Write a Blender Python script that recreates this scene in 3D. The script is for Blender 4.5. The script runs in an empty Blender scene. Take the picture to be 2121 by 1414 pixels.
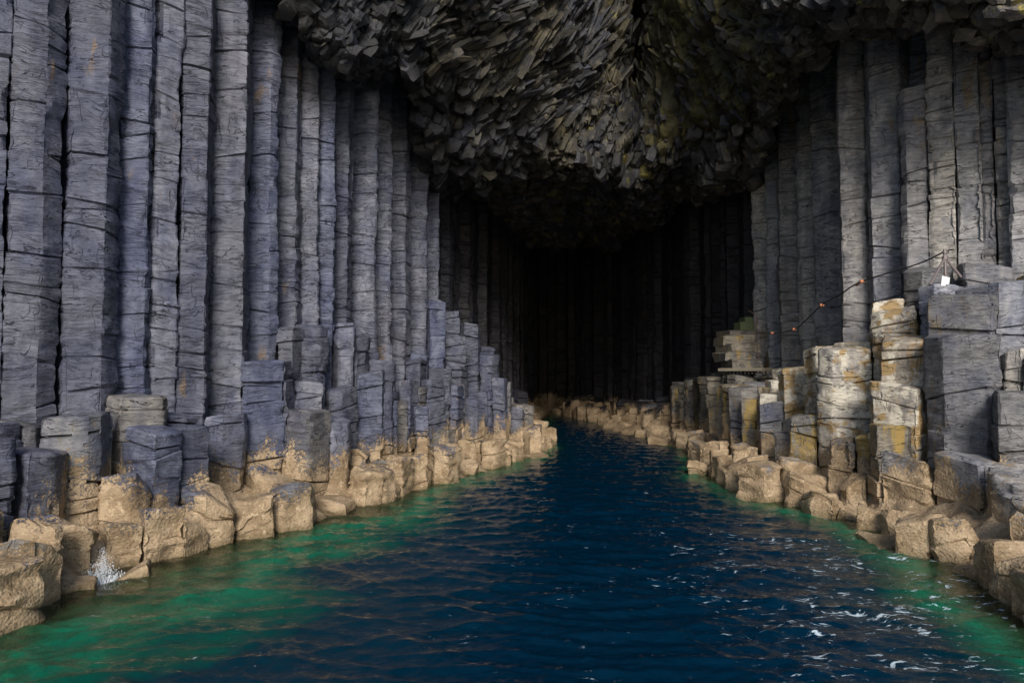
import bpy, math, random
import numpy as np
from mathutils import Vector
random.seed(7); rng = np.random.default_rng(7)
sc = bpy.context.scene; col = sc.collection
R = math.radians

# ---------------------------------------------------------------- camera, sky, sun, exposure
CAM_H, F, CX, CY, HOR = 3.0, 1500.0, 1060.5, 707.0, 775.0
PITCH = math.atan((HOR - CY) / F)
cd = bpy.data.cameras.new('camera'); cam = bpy.data.objects.new('camera', cd); col.objects.link(cam)
cam.location = (0, 0, CAM_H); cam.rotation_euler = (R(90) + PITCH, 0, 0)
cd.lens = 36 * F / 2121; cd.clip_end = 2000; cd.clip_start = 0.1
sc.camera = cam
SUN_EL, SUN_AZ = 29, 177          # azimuth measured clockwise from +Y: the sun stands behind the camera
w = bpy.data.worlds.new('World'); sc.world = w; w.use_nodes = True
nt = w.node_tree; bgn = nt.nodes['Background']
sky = nt.nodes.new('ShaderNodeTexSky'); sky.sky_type = 'NISHITA'; sky.sun_disc = False
sky.sun_elevation = R(SUN_EL); sky.sun_rotation = R(SUN_AZ)
nt.links.new(sky.outputs[0], bgn.inputs[0]); bgn.inputs[1].default_value = 0.085
sl = bpy.data.lights.new('sun', 'SUN'); sl.energy = 2.1; sl.angle = R(20); sl.color = (1.0, 0.94, 0.86)
so = bpy.data.objects.new('sun', sl); col.objects.link(so)
so.rotation_euler = Vector((-math.sin(R(SUN_AZ)) * math.cos(R(SUN_EL)), -math.cos(R(SUN_AZ)) * math.cos(R(SUN_EL)),
                            -math.sin(R(SUN_EL)))).to_track_quat('-Z', 'Y').to_euler()
sc.view_settings.view_transform = 'Standard'; sc.view_settings.look = 'None'; sc.view_settings.gamma = 1
sc.view_settings.exposure = 0.75
sc.cycles.max_bounces = 6; sc.cycles.diffuse_bounces = 1; sc.cycles.glossy_bounces = 3
sc.cycles.transparent_max_bounces = 8; sc.cycles.use_denoising = True

# ---------------------------------------------------------------- helpers
cp, sp = math.cos(PITCH), math.sin(PITCH)
def at(x, y, d):
    """world point seen at photo pixel (x, y), d metres in front of the camera plane"""
    a = (x - CX) / F; b = (CY - y) / F
    dy = cp - b * sp; dz = sp + b * cp
    t = d / dy
    return (a * t, d, CAM_H + dz * t)
def proj(P):
    X, Y, Z = P[0], P[1], P[2] - CAM_H
    f = Y * cp + Z * sp; u = -Y * sp + Z * cp
    return CX + F * X / f, CY - F * u / f

def hsh(ix, iy, iz, s=0):
    n = (ix.astype(np.int64) * 73856093) ^ (iy.astype(np.int64) * 19349663) ^ (iz.astype(np.int64) * 83492791) ^ (s * 2654435761)
    n = (n ^ (n >> 13)) & 0x7fffffff
    n = (n * 1274126177 + 12345) & 0x7fffffff
    n = (n ^ (n >> 15)) & 0x7fffffff
    n = (n * 1103515245 + 777) & 0x7fffffff
    return ((n >> 8) & 0xffff) / 65535.0
def vnoise(x, y, z, s=0):
    x, y, z = [np.asarray(v, float) for v in np.broadcast_arrays(x, y, z)]
    ix, iy, iz = np.floor(x), np.floor(y), np.floor(z)
    fx, fy, fz = x - ix, y - iy, z - iz
    fx, fy, fz = [f * f * (3 - 2 * f) for f in (fx, fy, fz)]
    ix, iy, iz = ix.astype(np.int64), iy.astype(np.int64), iz.astype(np.int64)
    r = 0
    for a in (0, 1):
        for b in (0, 1):
            for c in (0, 1):
                wgt = (fx if a else 1 - fx) * (fy if b else 1 - fy) * (fz if c else 1 - fz)
                r = r + wgt * hsh(ix + a, iy + b, iz + c, s)
    return r * 2 - 1
def fbm(x, y, z, o=3, s=0):
    r = 0; a = 1.0; t = 0
    for k in range(o):
        r = r + a * vnoise(x * 2 ** k, y * 2 ** k, z * 2 ** k, s + k); t += a; a *= .5
    return r / t

def mesh_obj(name, V, faces, mat, parent=None, smooth=True, sharp=28):
    """faces: list of index tuples, or an (n,4)/(n,3) array"""
    me = bpy.data.meshes.new(name)
    if isinstance(faces, np.ndarray):
        k = faces.shape[1]; n = len(faces)
        me.vertices.add(len(V)); me.vertices.foreach_set('co', np.asarray(V, np.float32).ravel())
        me.loops.add(n * k); me.loops.foreach_set('vertex_index', faces.astype(np.int32).ravel())
        me.polygons.add(n); me.polygons.foreach_set('loop_start', np.arange(0, n * k, k, dtype=np.int32))
        me.update(calc_edges=True)
    else:
        me.from_pydata([tuple(v) for v in V], [], faces)
    me.validate()
    if smooth:
        me.polygons.foreach_set('use_smooth', np.ones(len(me.polygons), bool))
        if sharp: me.set_sharp_from_angle(angle=R(sharp))
    me.materials.append(mat)
    o = bpy.data.objects.new(name, me); col.objects.link(o)
    if parent: o.parent = parent
    return o
def tag(o, label=None, cat=None, group=None, kind=None):
    if label and not kind: kind = 'thing'
    for k, v in (('label', label), ('category', cat), ('group', group), ('kind', kind)):
        if v: o[k] = v
    return o
def empty(name, loc, label, cat, group=None):
    o = bpy.data.objects.new(name, None); col.objects.link(o); o.location = loc
    return tag(o, label, cat, group)

# ---------------------------------------------------------------- materials
class NB:
    def __init__(s, name):
        s.m = bpy.data.materials.new(name); s.m.use_nodes = True; s.t = s.m.node_tree
        s.b = s.t.nodes['Principled BSDF']; s.out = s.t.nodes['Material Output']
    def n(s, typ, **kw):
        nd = s.t.nodes.new(typ)
        for k, v in kw.items(): setattr(nd, k, v)
        return nd
    def l(s, a, b): s.t.links.new(a, b)
    def put(s, sock, v):
        if isinstance(v, bpy.types.NodeSocket): s.l(v, sock)
        else: sock.default_value = v
    def math(s, op, a, b=0.0, c=None, clamp=False):
        nd = s.n('ShaderNodeMath', operation=op); nd.use_clamp = clamp
        s.put(nd.inputs[0], a); s.put(nd.inputs[1], b)
        if c is not None: s.put(nd.inputs[2], c)
        return nd.outputs[0]
    def pos(s):
        return s.n('ShaderNodeNewGeometry').outputs['Position']
    def mapping(s, v, scale=(1, 1, 1), loc=(0, 0, 0), rot=(0, 0, 0)):
        nd = s.n('ShaderNodeMapping'); s.l(v, nd.inputs[0])
        nd.inputs['Scale'].default_value = scale; nd.inputs['Location'].default_value = loc; nd.inputs['Rotation'].default_value = rot
        return nd.outputs[0]
    def noise(s, v, scale=1, detail=4, rough=.55, dist=0.0):
        nd = s.n('ShaderNodeTexNoise'); s.l(v, nd.inputs['Vector'])
        nd.inputs['Scale'].default_value = scale; nd.inputs['Detail'].default_value = detail
        nd.inputs['Roughness'].default_value = rough; nd.inputs['Distortion'].default_value = dist
        return nd.outputs['Fac']
    def voro(s, v, scale=1, feature='F1', out='Distance'):
        nd = s.n('ShaderNodeTexVoronoi', feature=feature); s.l(v, nd.inputs['Vector']); nd.inputs['Scale'].default_value = scale
        return nd.outputs[out]
    def ramp(s, f, stops, interp='LINEAR'):
        nd = s.n('ShaderNodeValToRGB'); cr = nd.color_ramp; cr.interpolation = interp
        while len(cr.elements) < len(stops): cr.elements.new(.5)
        for e, (p, c) in zip(cr.elements, stops):
            e.position = p; e.color = (c, c, c, 1) if not isinstance(c, tuple) else (*c, 1)
        s.put(nd.inputs[0], f); return nd.outputs[0]
    def step(s, f, a, b):
        nd = s.n('ShaderNodeMapRange'); nd.interpolation_type = 'SMOOTHSTEP'
        s.put(nd.inputs[0], f); nd.inputs[1].default_value = a; nd.inputs[2].default_value = b
        return nd.outputs[0]
    def mix(s, f, a, b, typ='MIX'):
        nd = s.n('ShaderNodeMix', data_type='RGBA', blend_type=typ)
        s.put(nd.inputs[0], f)
        s.put(nd.inputs[6], (*a, 1) if isinstance(a, tuple) else a); s.put(nd.inputs[7], (*b, 1) if isinstance(b, tuple) else b)
        return nd.outputs[2]
    def sep(s, v):
        nd = s.n('ShaderNodeSeparateXYZ'); s.l(v, nd.inputs[0]); return nd.outputs
    def vadd(s, a, b, sc_):
        m = s.n('ShaderNodeVectorMath', operation='SCALE'); s.l(b, m.inputs[0]); m.inputs['Scale'].default_value = sc_
        nd = s.n('ShaderNodeVectorMath', operation='ADD'); s.l(a, nd.inputs[0]); s.l(m.outputs[0], nd.inputs[1]); return nd.outputs[0]
    def ncol(s, v, scale, detail=2):
        nd = s.n('ShaderNodeTexNoise'); s.l(v, nd.inputs['Vector']); nd.inputs['Scale'].default_value = scale; nd.inputs['Detail'].default_value = detail
        sb = s.n('ShaderNodeVectorMath', operation='SUBTRACT'); s.l(nd.outputs['Color'], sb.inputs[0]); sb.inputs[1].default_value = (.5, .5, .5)
        return sb.outputs[0]
    def bump(s, h, strength, dist, prev=None):
        nd = s.n('ShaderNodeBump'); s.put(nd.inputs['Height'], h); nd.inputs['Strength'].default_value = strength; nd.inputs['Distance'].default_value = dist
        if prev is not None: s.l(prev, nd.inputs['Normal'])
        return nd.outputs[0]

def rock(name, cool, warm, stain=None, stain_amt=0.0, barn=True, rough=.62, kind='column', bleach=0.0):
    """basalt: banded cross-joint cracks, fine striation, blotchy colour; barnacle crust below the tide line"""
    N = NB(name); P = N.pos(); X, Y, Z = N.sep(P)
    W = N.vadd(P, N.ncol(P, .9), .55)
    blot = N.noise(P, .55, 5, .6)
    fine = N.noise(N.mapping(W, (5, 5, 11)), 1, 7, .7)
    base = N.mix(N.step(blot, .38, .66), cool, warm)
    blot2 = N.noise(N.mapping(P, (2.1, 2.1, 1.2), (9, 3, 1)), 1, 5, .62)
    base = N.mix(N.step(blot2, .35, .72), base, tuple(c * 1.45 for c in warm))
    # each column its own tone
    oi = N.n('ShaderNodeObjectInfo').outputs['Random']
    base = N.mix(1.0, base, N.ramp(oi, [(0, (.66, .67, .72)), (.3, (.95, .92, .88)), (.55, (.88, .93, 1.05)), (.8, (1.12, 1.08, 1.0)), (1, (1.32, 1.29, 1.24))]), 'MULTIPLY')
    pit = N.step(N.noise(N.mapping(P, (3, 3, 5)), 3, 5, .8), .60, .70)
    base = N.mix(N.math('MULTIPLY', pit, .55), base, tuple(c * .35 for c in cool))
    base = N.mix(1.0, base, N.ramp(fine, [(.3, (.62, .62, .64)), (.5, (.98, .98, .98)), (.7, (1.38, 1.37, 1.33))]), 'MULTIPLY')
    vs = N.noise(N.mapping(P, (3.2, 3.2, .22), (1, 2, 3)), 1, 5, .6)
    base = N.mix(1.0, base, N.ramp(vs, [(.30, (.74, .74, .76)), (.48, (1, 1, 1)), (.66, (1.14, 1.13, 1.11))]), 'MULTIPLY')
    if kind == 'column':
        c1 = N.noise(N.mapping(W, (1.3, 1.3, 6.5), rot=(.12, .1, 0)), 1, 3, .5)
        c2 = N.noise(N.mapping(N.vadd(P, N.ncol(P, 1.2), .25), (1.0, 1.0, 13), (4, 2, 8), rot=(-.16, .12, 0)), 1, 3, .55)
        gate = N.step(N.noise(P, 1.4, 2), .42, .55)
    else:
        c1 = N.noise(N.mapping(W, (1.6, 1.6, 2.2)), 1, 3, .5)
        c2 = N.noise(N.mapping(W, (4, 4, 6), (4, 2, 8)), 1, 2, .5)
        gate = N.step(N.noise(P, 1.4, 2), .42, .55)
    k1 = N.math('SUBTRACT', 1, N.step(N.math('ABSOLUTE', N.math('SUBTRACT', c1, .5)), .002, .012))
    k2 = N.math('MULTIPLY', N.math('SUBTRACT', 1, N.step(N.math('ABSOLUTE', N.math('SUBTRACT', c2, .5)), .003, .020)), gate)
    gate3 = N.step(N.noise(N.mapping(P, (2, 2, 3), (8, 8, 8)), 1, 2), .46, .58)
    c3 = N.noise(N.mapping(N.vadd(P, N.ncol(P, 2), .3), (2.2, 2.2, .6), (2, 6, 1)), 1, 2, .5)
    k3 = N.math('MULTIPLY', N.math('SUBTRACT', 1, N.step(N.math('ABSOLUTE', N.math('SUBTRACT', c3, .5)), .002, .010)), N.step(N.noise(P, 1.9, 2), .52, .60))
    crack = N.math('MAXIMUM', N.math('MULTIPLY', k3, .6), 0.0); crack = N.math('MAXIMUM', crack, N.math('MULTIPLY', k1, N.math('ADD', .35, N.math('MULTIPLY', gate3, .65)))); crack = N.math('MAXIMUM', crack, N.math('MULTIPLY', k2, N.math('ADD', .15, N.math('MULTIPLY', N.math('FRACT', N.math('MULTIPLY', oi, 7.3)), .5))))
    streak = N.noise(N.mapping(N.vadd(P, N.ncol(P, 1.0), .3), (2.2, 2.2, 38), rot=(.08, -.1, 0)), 1, 4, .6)
    base = N.mix(1.0, base, N.ramp(streak, [(.32, (.84, .84, .86)), (.5, (1, 1, 1)), (.68, (1.10, 1.10, 1.09))]), 'MULTIPLY')
    if stain:
        sm = N.math('ADD', N.noise(N.mapping(P, (2.2, 2.2, .6), (3, 7, 2)), 1, 5, .65), N.math('MULTIPLY', N.math('SUBTRACT', N.noise(P, .3, 2), .5), .5))
        base = N.mix(N.math('MULTIPLY', N.step(sm, .62 - stain_amt, .72 - stain_amt), .8), base, stain)
    if bleach:
        bm = N.noise(N.mapping(P, (1.8, 1.8, 1.4), (1, 7, 5)), 1, 6, .65)
        base = N.mix(N.step(bm, .62 - bleach, .70 - bleach), base, (.62, .57, .47))
        base = N.mix(N.step(N.noise(N.mapping(P, (2, 2, 2.4), (6, 1, 2)), 1, 5), .54, .6), base, (.36, .25, .12))
    base = N.mix(N.math('MULTIPLY', crack, .8), base, tuple(c * .16 for c in cool))
    h = N.math('ADD', N.math('ADD', N.math('MULTIPLY', fine, .35), N.math('MULTIPLY', streak, .45)), N.math('MULTIPLY', N.noise(P, 14, 5, .7), .45))
    h = N.math('SUBTRACT', h, N.math('MULTIPLY', crack, .9))
    roughv = rough
    if barn:
        lowf = N.noise(N.mapping(P, (1, 1, .5)), 1.1, 3); hif = N.noise(P, 15, 5, .8)
        zz = N.math('ADD', Z, N.math('MULTIPLY', N.math('SUBTRACT', lowf, .5), 2.7))
        zz = N.math('ADD', zz, N.math('MULTIPLY', N.math('SUBTRACT', hif, .5), 2.4))
        bm = N.math('SUBTRACT', 1, N.step(zz, 1.02, 1.16))
        tan = N.mix(N.step(N.noise(P, 1.7, 4, .6), .35, .68), (.45, .335, .215), (.245, .172, .10))
        tan = N.mix(N.step(N.noise(P, 9, 6, .75), .52, .66), tan, (.56, .43, .28))
        speck = N.step(N.noise(P, 17, 4, .75), .57, .64)
        lowz = N.math('SUBTRACT', 1, N.step(N.math('ADD', Z, N.noise(P, 2, 2)), .5, 1.3))
        tan = N.mix(N.math('MULTIPLY', speck, N.math('ADD', .35, N.math('MULTIPLY', lowz, .5))), tan, (.07, .05, .03))
        wet = N.math('SUBTRACT', 1, N.step(Z, -.02, .14))
        tan = N.mix(N.math('MULTIPLY', wet, .55), tan, (.13, .10, .045))
        tan = N.mix(N.math('MULTIPLY', crack, .45), tan, (.10, .065, .03))
        base = N.mix(bm, base, tan)
        bh = N.math('ADD', N.math('MULTIPLY', N.voro(P, 22), -.35), N.math('MULTIPLY', N.noise(P, 6, 5, .7), .9))
        hb = N.n('ShaderNodeMix', data_type='FLOAT'); N.l(bm, hb.inputs[0]); N.l(h, hb.inputs[2]); N.l(bh, hb.inputs[3]); h = hb.outputs[0]
        roughv = N.math('ADD', rough, N.math('MULTIPLY', bm, .25))
    N.l(base, N.b.inputs['Base Color']); N.put(N.b.inputs['Roughness'], roughv)
    N.b.inputs['Specular IOR Level'].default_value = .35
    N.l(N.bump(h, .75, .05), N.b.inputs['Normal'])
    return N.m

M = {}
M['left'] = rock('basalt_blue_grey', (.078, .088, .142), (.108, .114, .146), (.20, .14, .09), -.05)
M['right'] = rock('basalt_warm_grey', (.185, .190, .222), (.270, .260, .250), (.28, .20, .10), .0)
M['worn'] = rock('basalt_worn_beige_grey', (.095, .100, .135), (.155, .148, .140), (.20, .16, .10), .03)
M['deep'] = rock('basalt_cave_shade', (.011, .012, .019), (.017, .016, .020))  # cave shade painted in: darker copy of the basalt for inner rock
M['wet'] = rock('basalt_wet_black', (.030, .030, .036), (.055, .047, .036), (.14, .10, .03), .07, rough=.35)
M['ochre'] = rock('basalt_ochre_stained', (.12, .115, .115), (.19, .17, .135), (.34, .23, .055), .11)
M['bleached'] = rock('basalt_bleached', (.20, .185, .165), (.38, .335, .27), (.40, .22, .06), .02, bleach=.13)

def roof_mat():
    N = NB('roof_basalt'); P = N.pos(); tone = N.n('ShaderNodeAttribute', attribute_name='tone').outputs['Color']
    blot = N.noise(P, .7, 5, .6)
    base = N.mix(N.step(blot, .35, .65), (.034, .036, .046), (.066, .060, .046))
    base = N.mix(N.step(N.noise(N.mapping(P, loc=(5, 5, 5)), 2.2, 5, .7), .45, .75), base, (.145, .132, .105))
    X = N.sep(P)[0]
    g = N.step(N.noise(N.mapping(P, (2.2, 2.2, 1.5), (2, 8, 4)), 1, 6, .7), .60, .70)
    gx = N.math('ADD', N.math('MULTIPLY', N.step(X, 1.2, 4.0), .65), .25)
    base = N.mix(N.math('MULTIPLY', g, gx), base, (.24, .21, .04))
    d = N.step(N.noise(P, 5, 5, .7), .52, .62)
    base = N.mix(N.math('MULTIPLY', d, .6), base, (.028, .028, .034))
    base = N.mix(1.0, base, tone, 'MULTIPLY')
    N.l(base, N.b.inputs['Base Color']); N.b.inputs['Roughness'].default_value = .5
    h = N.math('ADD', N.noise(P, 9, 6, .7), N.math('MULTIPLY', N.noise(P, 30, 3, .7), .3))
    N.l(N.bump(h, .9, .06), N.b.inputs['Normal'])
    return N.m
M['roof'] = roof_mat()

def simple(name, c, rough=.5, metal=0, var=.25, scale=8, bump=.2):
    N = NB(name); P = N.pos(); n = N.noise(P, scale, 5, .65)
    N.l(N.mix(n, tuple(x * (1 - var) for x in c), tuple(min(1, x * (1 + var)) for x in c)), N.b.inputs['Base Color'])
    N.b.inputs['Roughness'].default_value = rough; N.b.inputs['Metallic'].default_value = metal
    N.l(N.bump(n, bump, .02), N.b.inputs['Normal'])
    return N.m

# ---------------------------------------------------------------- plan of the cave (metres)
shL = np.array([(-12, -6), (-10, -2), (-8.8, 3), (-7.6, 7), (-6.65, 9.4), (-6.2, 11.2), (-5.5, 13), (-4.9, 14.7), (-3.5, 17.3), (-2.8, 20),
                (-1.0, 23.7), (.3, 27), (1.25, 30), (.9, 33), (1.2, 40), (2.0, 50), (3.0, 58)])
shR = np.array([(9, -6), (8, 0), (7, 4), (6.5, 7.5), (6.7, 9.5), (7.1, 11), (7.4, 13.4), (7.3, 15.5), (6.4, 19.1), (6.4, 23), (7.4, 29), (6.5, 39), (4.7, 53), (3.8, 58)])
wlL = np.array([(-16, -2), (-11.2, 6), (-9.8, 9.5), (-8.6, 12.2), (-7.3, 13.5), (-6.2, 15), (-5.3, 17.2), (-4.4, 19.5), (-3.3, 23.5), (-2.8, 26), (-2.5, 30), (-1.2, 36), (.2, 45), (2.0, 60)])
wlR = np.array([(20, 4), (15, 10), (12.8, 14.5), (11.7, 16.3), (10.4, 17.5), (9.75, 18.5), (9.1, 20), (9.9, 22.5), (10.3, 24.0), (9.8, 27), (9.7, 29), (9.4, 33), (8.6, 40), (7.0, 50), (4.6, 60)])
XL = lambda y: np.interp(y, shL[:, 1], shL[:, 0]); XR = lambda y: np.interp(y, shR[:, 1], shR[:, 0])
WL = lambda y: np.interp(y, wlL[:, 1], wlL[:, 0]); WR = lambda y: np.interp(y, wlR[:, 1], wlR[:, 0])
def seg_dist(P, poly):
    best = np.full(len(P), 1e9)
    for a, b in zip(poly[:-1], poly[1:]):
        ab = b - a; t = np.clip(((P - a) @ ab) / (ab @ ab), 0, 1)
        best = np.minimum(best, np.hypot(*(P - (a + t[:, None] * ab)).T))
    return best

# tall columns of the two outer walls: photo pixel edges of each column, about mid-height
edgesL = [-290, -180, -95, -10, 128, 266, 300, 362, 443, 530, 580, 624, 652, 690, 731, 780, 809, 856, 884, 908]
edgesR = [1560, 1592, 1624, 1665, 1692, 1736, 1792, 1864, 1944, 1986, 2031, 2070, 2092, 2160, 2240, 2330, 2420]
def wall_hit(px, poly):
    a = (px - CX) / F
    for p, q in zip(poly[:-1], poly[1:]):
        # X = a*Y
        f0 = p[0] - a * p[1]; f1 = q[0] - a * q[1]
        if f0 * f1 <= 0 and q[1] > 3 and p[1] > -3:
            t = f0 / (f0 - f1); P = p + t * (q - p)
            if P[1] > 4: return P
    return None
sites = []   # (x, y, kind, data)   kind: 'tall','back','stump','skip'
def add_wall(edges, poly, inl):
    c = []
    for e0, e1 in zip(edges[:-1], edges[1:]):
        P = wall_hit((e0 + e1) / 2, poly)
        if P is None: continue
        wd = (e1 - e0) / F * P[1]
        c.append((P, wd))
    for P, wd in c:
        d = np.array(P) / np.hypot(*P)
        jit = random.uniform(-.10, .12)
        Q = P + d * (.30 + jit) + np.array([inl * .1, 0])
        sites.append([Q[0], Q[1], 'tall', max(wd, .4)])
        B = Q + d * 1.15 + np.array([inl * .25, random.uniform(-.1, .1)])
        sites.append([B[0], B[1], 'back', wd])
add_wall(edgesL, wlL, -1); add_wall(edgesR, wlR, 1)
def march(poly, y0, y1, inl, stepv):
    y = y0
    Wf = WL if inl < 0 else WR
    while y < y1:
        x = float(Wf(y)) + inl * (.35 + random.uniform(-.18, .25))
        sites.append([x, y + random.uniform(-.08, .08), 'deep', stepv])
        sites.append([x + inl * .95, y + random.uniform(-.2, .2) + .4, 'back', stepv])
        y += stepv * random.uniform(.8, 1.25)
march(wlL, 27.0, 59, -1, .8); march(wlR, 29.6, 59, 1, .85)
x = -1.0
while x < 7.5:
    sites.append([x, 60 + random.uniform(-.3, .3), 'deep', .8]); sites.append([x + .4, 61.1, 'back', .8]); x += random.uniform(.65, .95)
wallpts = np.array([[s[0], s[1]] for s in sites])
wallw = np.array([s[3] for s in sites])

# heights of the broken columns, read from the photograph: (px, py, depth)
hL = [(30, 1070, 9.9), (-60, 1040, 9.3), (40, 900, 10.9), (150, 880, 12.0), (100, 1010, 11.0), (250, 1040, 11.9), (330, 860, 13), (400, 795, 14), (300, 805, 13.6),
      (440, 1005, 13.6), (560, 975, 15.4), (470, 870, 14.7), (560, 740, 16.3), (620, 632, 17.4), (700, 645, 18.6), (650, 740, 16.9), (600, 880, 15.8),
      (700, 880, 17), (760, 730, 19.4), (700, 790, 18), (800, 800, 20), (760, 920, 18.3), (840, 760, 22), (850, 850, 20.8), (900, 600, 25.4), (870, 730, 23.5),
      (935, 595, 26.6), (970, 660, 27.6), (990, 720, 28.2), (955, 745, 26), (1000, 790, 28), (930, 800, 24.5), (1060, 830, 29), (1110, 838, 29.8),
      (1000, 885, 25.7), (900, 920, 22.2), (1090, 870, 28.4), (200, 940, 11.9), (350, 930, 13.2), (500, 900, 14.8), (680, 950, 16.6)]
hR = [(2090, 1000, 12.5), (2050, 1040, 11.4), (1960, 1040, 12.5), (1830, 1015, 14.5), (2100, 1130, 10), (1700, 975, 17), (1780, 955, 16.3), (1600, 930, 19.5),
      (1650, 880, 19.7), (1590, 860, 21.6), (1520, 830, 24.3), (1500, 768, 26.0), (1530, 768, 25.6), (1570, 768, 24.8), (1520, 715, 28.5), (1560, 715, 28), (1900, 950, 14.6), (2000, 970, 13.6), (2121, 960, 13), (1780, 655, 17.3), (1850, 640, 17.2), (1700, 720, 19.2),
      (1650, 720, 20.3), (1600, 775, 21.5), (1900, 560, 17), (1950, 520, 17.1), (2000, 590, 15.6), (2050, 530, 16.2), (2100, 520, 16.4), (2030, 660, 14.8),
      (2100, 760, 14.0), (1880, 690, 16.2), (1920, 700, 15.7), (1700, 850, 18), (1520, 700, 27), (1545, 760, 24.6), (1460, 715, 29), (1430, 800, 30),
      (1480, 900, 25.8), (1440, 885, 29.3), (1300, 832, 42), (1350, 842, 37), (1250, 832, 48), (1400, 800, 34)]
def ctrl(h): return np.array([at(*c) for c in h])
cL, cR = ctrl(hL), ctrl(hR)
def idw(p, C):
    d = np.hypot(C[:, 0] - p[0], C[:, 1] - p[1]) + .05
    wv = d ** -3.5
    return float((wv * C[:, 2]).sum() / wv.sum())

def grid(side):
    Xs, Wf, inl = (XL, WL, -1) if side == 'L' else (XR, WR, 1)
    out = []; y = 6.0
    row = 0
    while y < (34 if side == 'L' else 57):
        a = (.84 if y < 13.5 else .70) if side == 'L' else (1.0 if y < 18 else (.78 if y < 31 else .95))
        xs, wx = float(Xs(y)), float(Wf(y))
        x = xs - inl * .25 + inl * (a * .5 if row % 2 else 0)
        while (x - wx) * inl < .35:
            out.append([x + random.uniform(-.31, .31) * a, y + random.uniform(-.31, .31) * a, 'stump', a])
            x += inl * a
        y += a * .87; row += 1
    return out
def shelf(side):
    Xs, inl = (XL, -1) if side == 'L' else (XR, 1); out = []; y = 6.5
    while y < 31:
        for off in (.0, .42):
            out.append([float(Xs(y)) + inl * (off + random.uniform(-.22, .22)), y + random.uniform(-.15, .15) + off * .4, 'stump', random.choice([.45, .5, .6, .75])])
        y += random.uniform(.40, .95) * (1.25 if side == 'R' and y < 15 else 1)
    return out
SH = shelf('L') + shelf('R'); shp = np.array([[q[0], q[1]] for q in SH])
def main_grid():
    for q in grid('L') + grid('R'):
        if np.hypot(shp[:, 0] - q[0], shp[:, 1] - q[1]).min() > .42: yield q
for s in SH + list(main_grid()):
    d = np.hypot(wallpts[:, 0] - s[0], wallpts[:, 1] - s[1])
    if (d > .62 * np.maximum(wallw, .55)).all(): sites.append(s)
P2 = np.array([[s[0], s[1]] for s in sites])

def clip(poly, n, c):
    out = []
    for i in range(len(poly)):
        a, b = poly[i], poly[(i + 1) % len(poly)]
        da, db = a @ n - c, b @ n - c
        if da <= 0: out.append(a)
        if da * db < 0: out.append(a + (b - a) * (da / (da - db)))
    return out
def cell(i, size):
    p = P2[i]; r = max(.85 * size, .55) * 1.05
    rs = random.Random(i * 7 + 1)
    if sites[i][2] in ('tall', 'deep'):   # a broad flat face towards the open water, cut corners beside it
        dv = -p / np.hypot(*p); th = rs.uniform(-.22, .22); fx = np.array([dv[0] * math.cos(th) - dv[1] * math.sin(th), dv[0] * math.sin(th) + dv[1] * math.cos(th)])
        sx_ = np.array([-fx[1], fx[0]]); hw = size * (.62 if p[0] < 3 else .85); fd = size * rs.uniform(.36, .48); c1, c2 = [rs.choice([rs.uniform(.02, .14), rs.uniform(.02, .14), rs.uniform(.2, .4)]) * hw for _ in (0, 1)]
        d1, d2 = rs.uniform(.06, .30), rs.uniform(.06, .30)
        loc = [(fd, hw - c1), (fd - size * d1 * .6, hw), (-size * .6, hw), (-size * .6, -hw), (fd - size * d2 * .6, -hw), (fd, -hw + c2)]
        poly = [p + fx * a_ + sx_ * b_ for a_, b_ in loc]
        ar = sum(poly[k][0] * poly[(k + 1) % 6][1] - poly[(k + 1) % 6][0] * poly[k][1] for k in range(6))
        if ar < 0: poly = poly[::-1]
    else:
        kk = rs.choice([4, 5, 5, 6]); ph = rs.uniform(0, 6.28)
        poly = [p + r * rs.uniform(.92, 1.1) * np.array([math.cos(t), math.sin(t)]) for t in np.linspace(0, 2 * math.pi, kk + 1)[:-1] + ph]
    d = np.hypot(*(P2 - p).T)
    for j in np.argsort(d)[1:26]:
        if d[j] > 2.6 * r: break
        n = (P2[j] - p) / d[j]; c = n @ (p + P2[j]) / 2
        poly = clip(poly, n, c)
        if len(poly) < 3: return None
    # merge tiny edges
    out = []
    for q in poly:
        if not out or np.hypot(*(q - out[-1])) > .13 * size: out.append(q)
    if len(out) > 3 and np.hypot(*(out[0] - out[-1])) < .13 * size: out.pop()
    return np.array(out) if len(out) >= 3 else None

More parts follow.
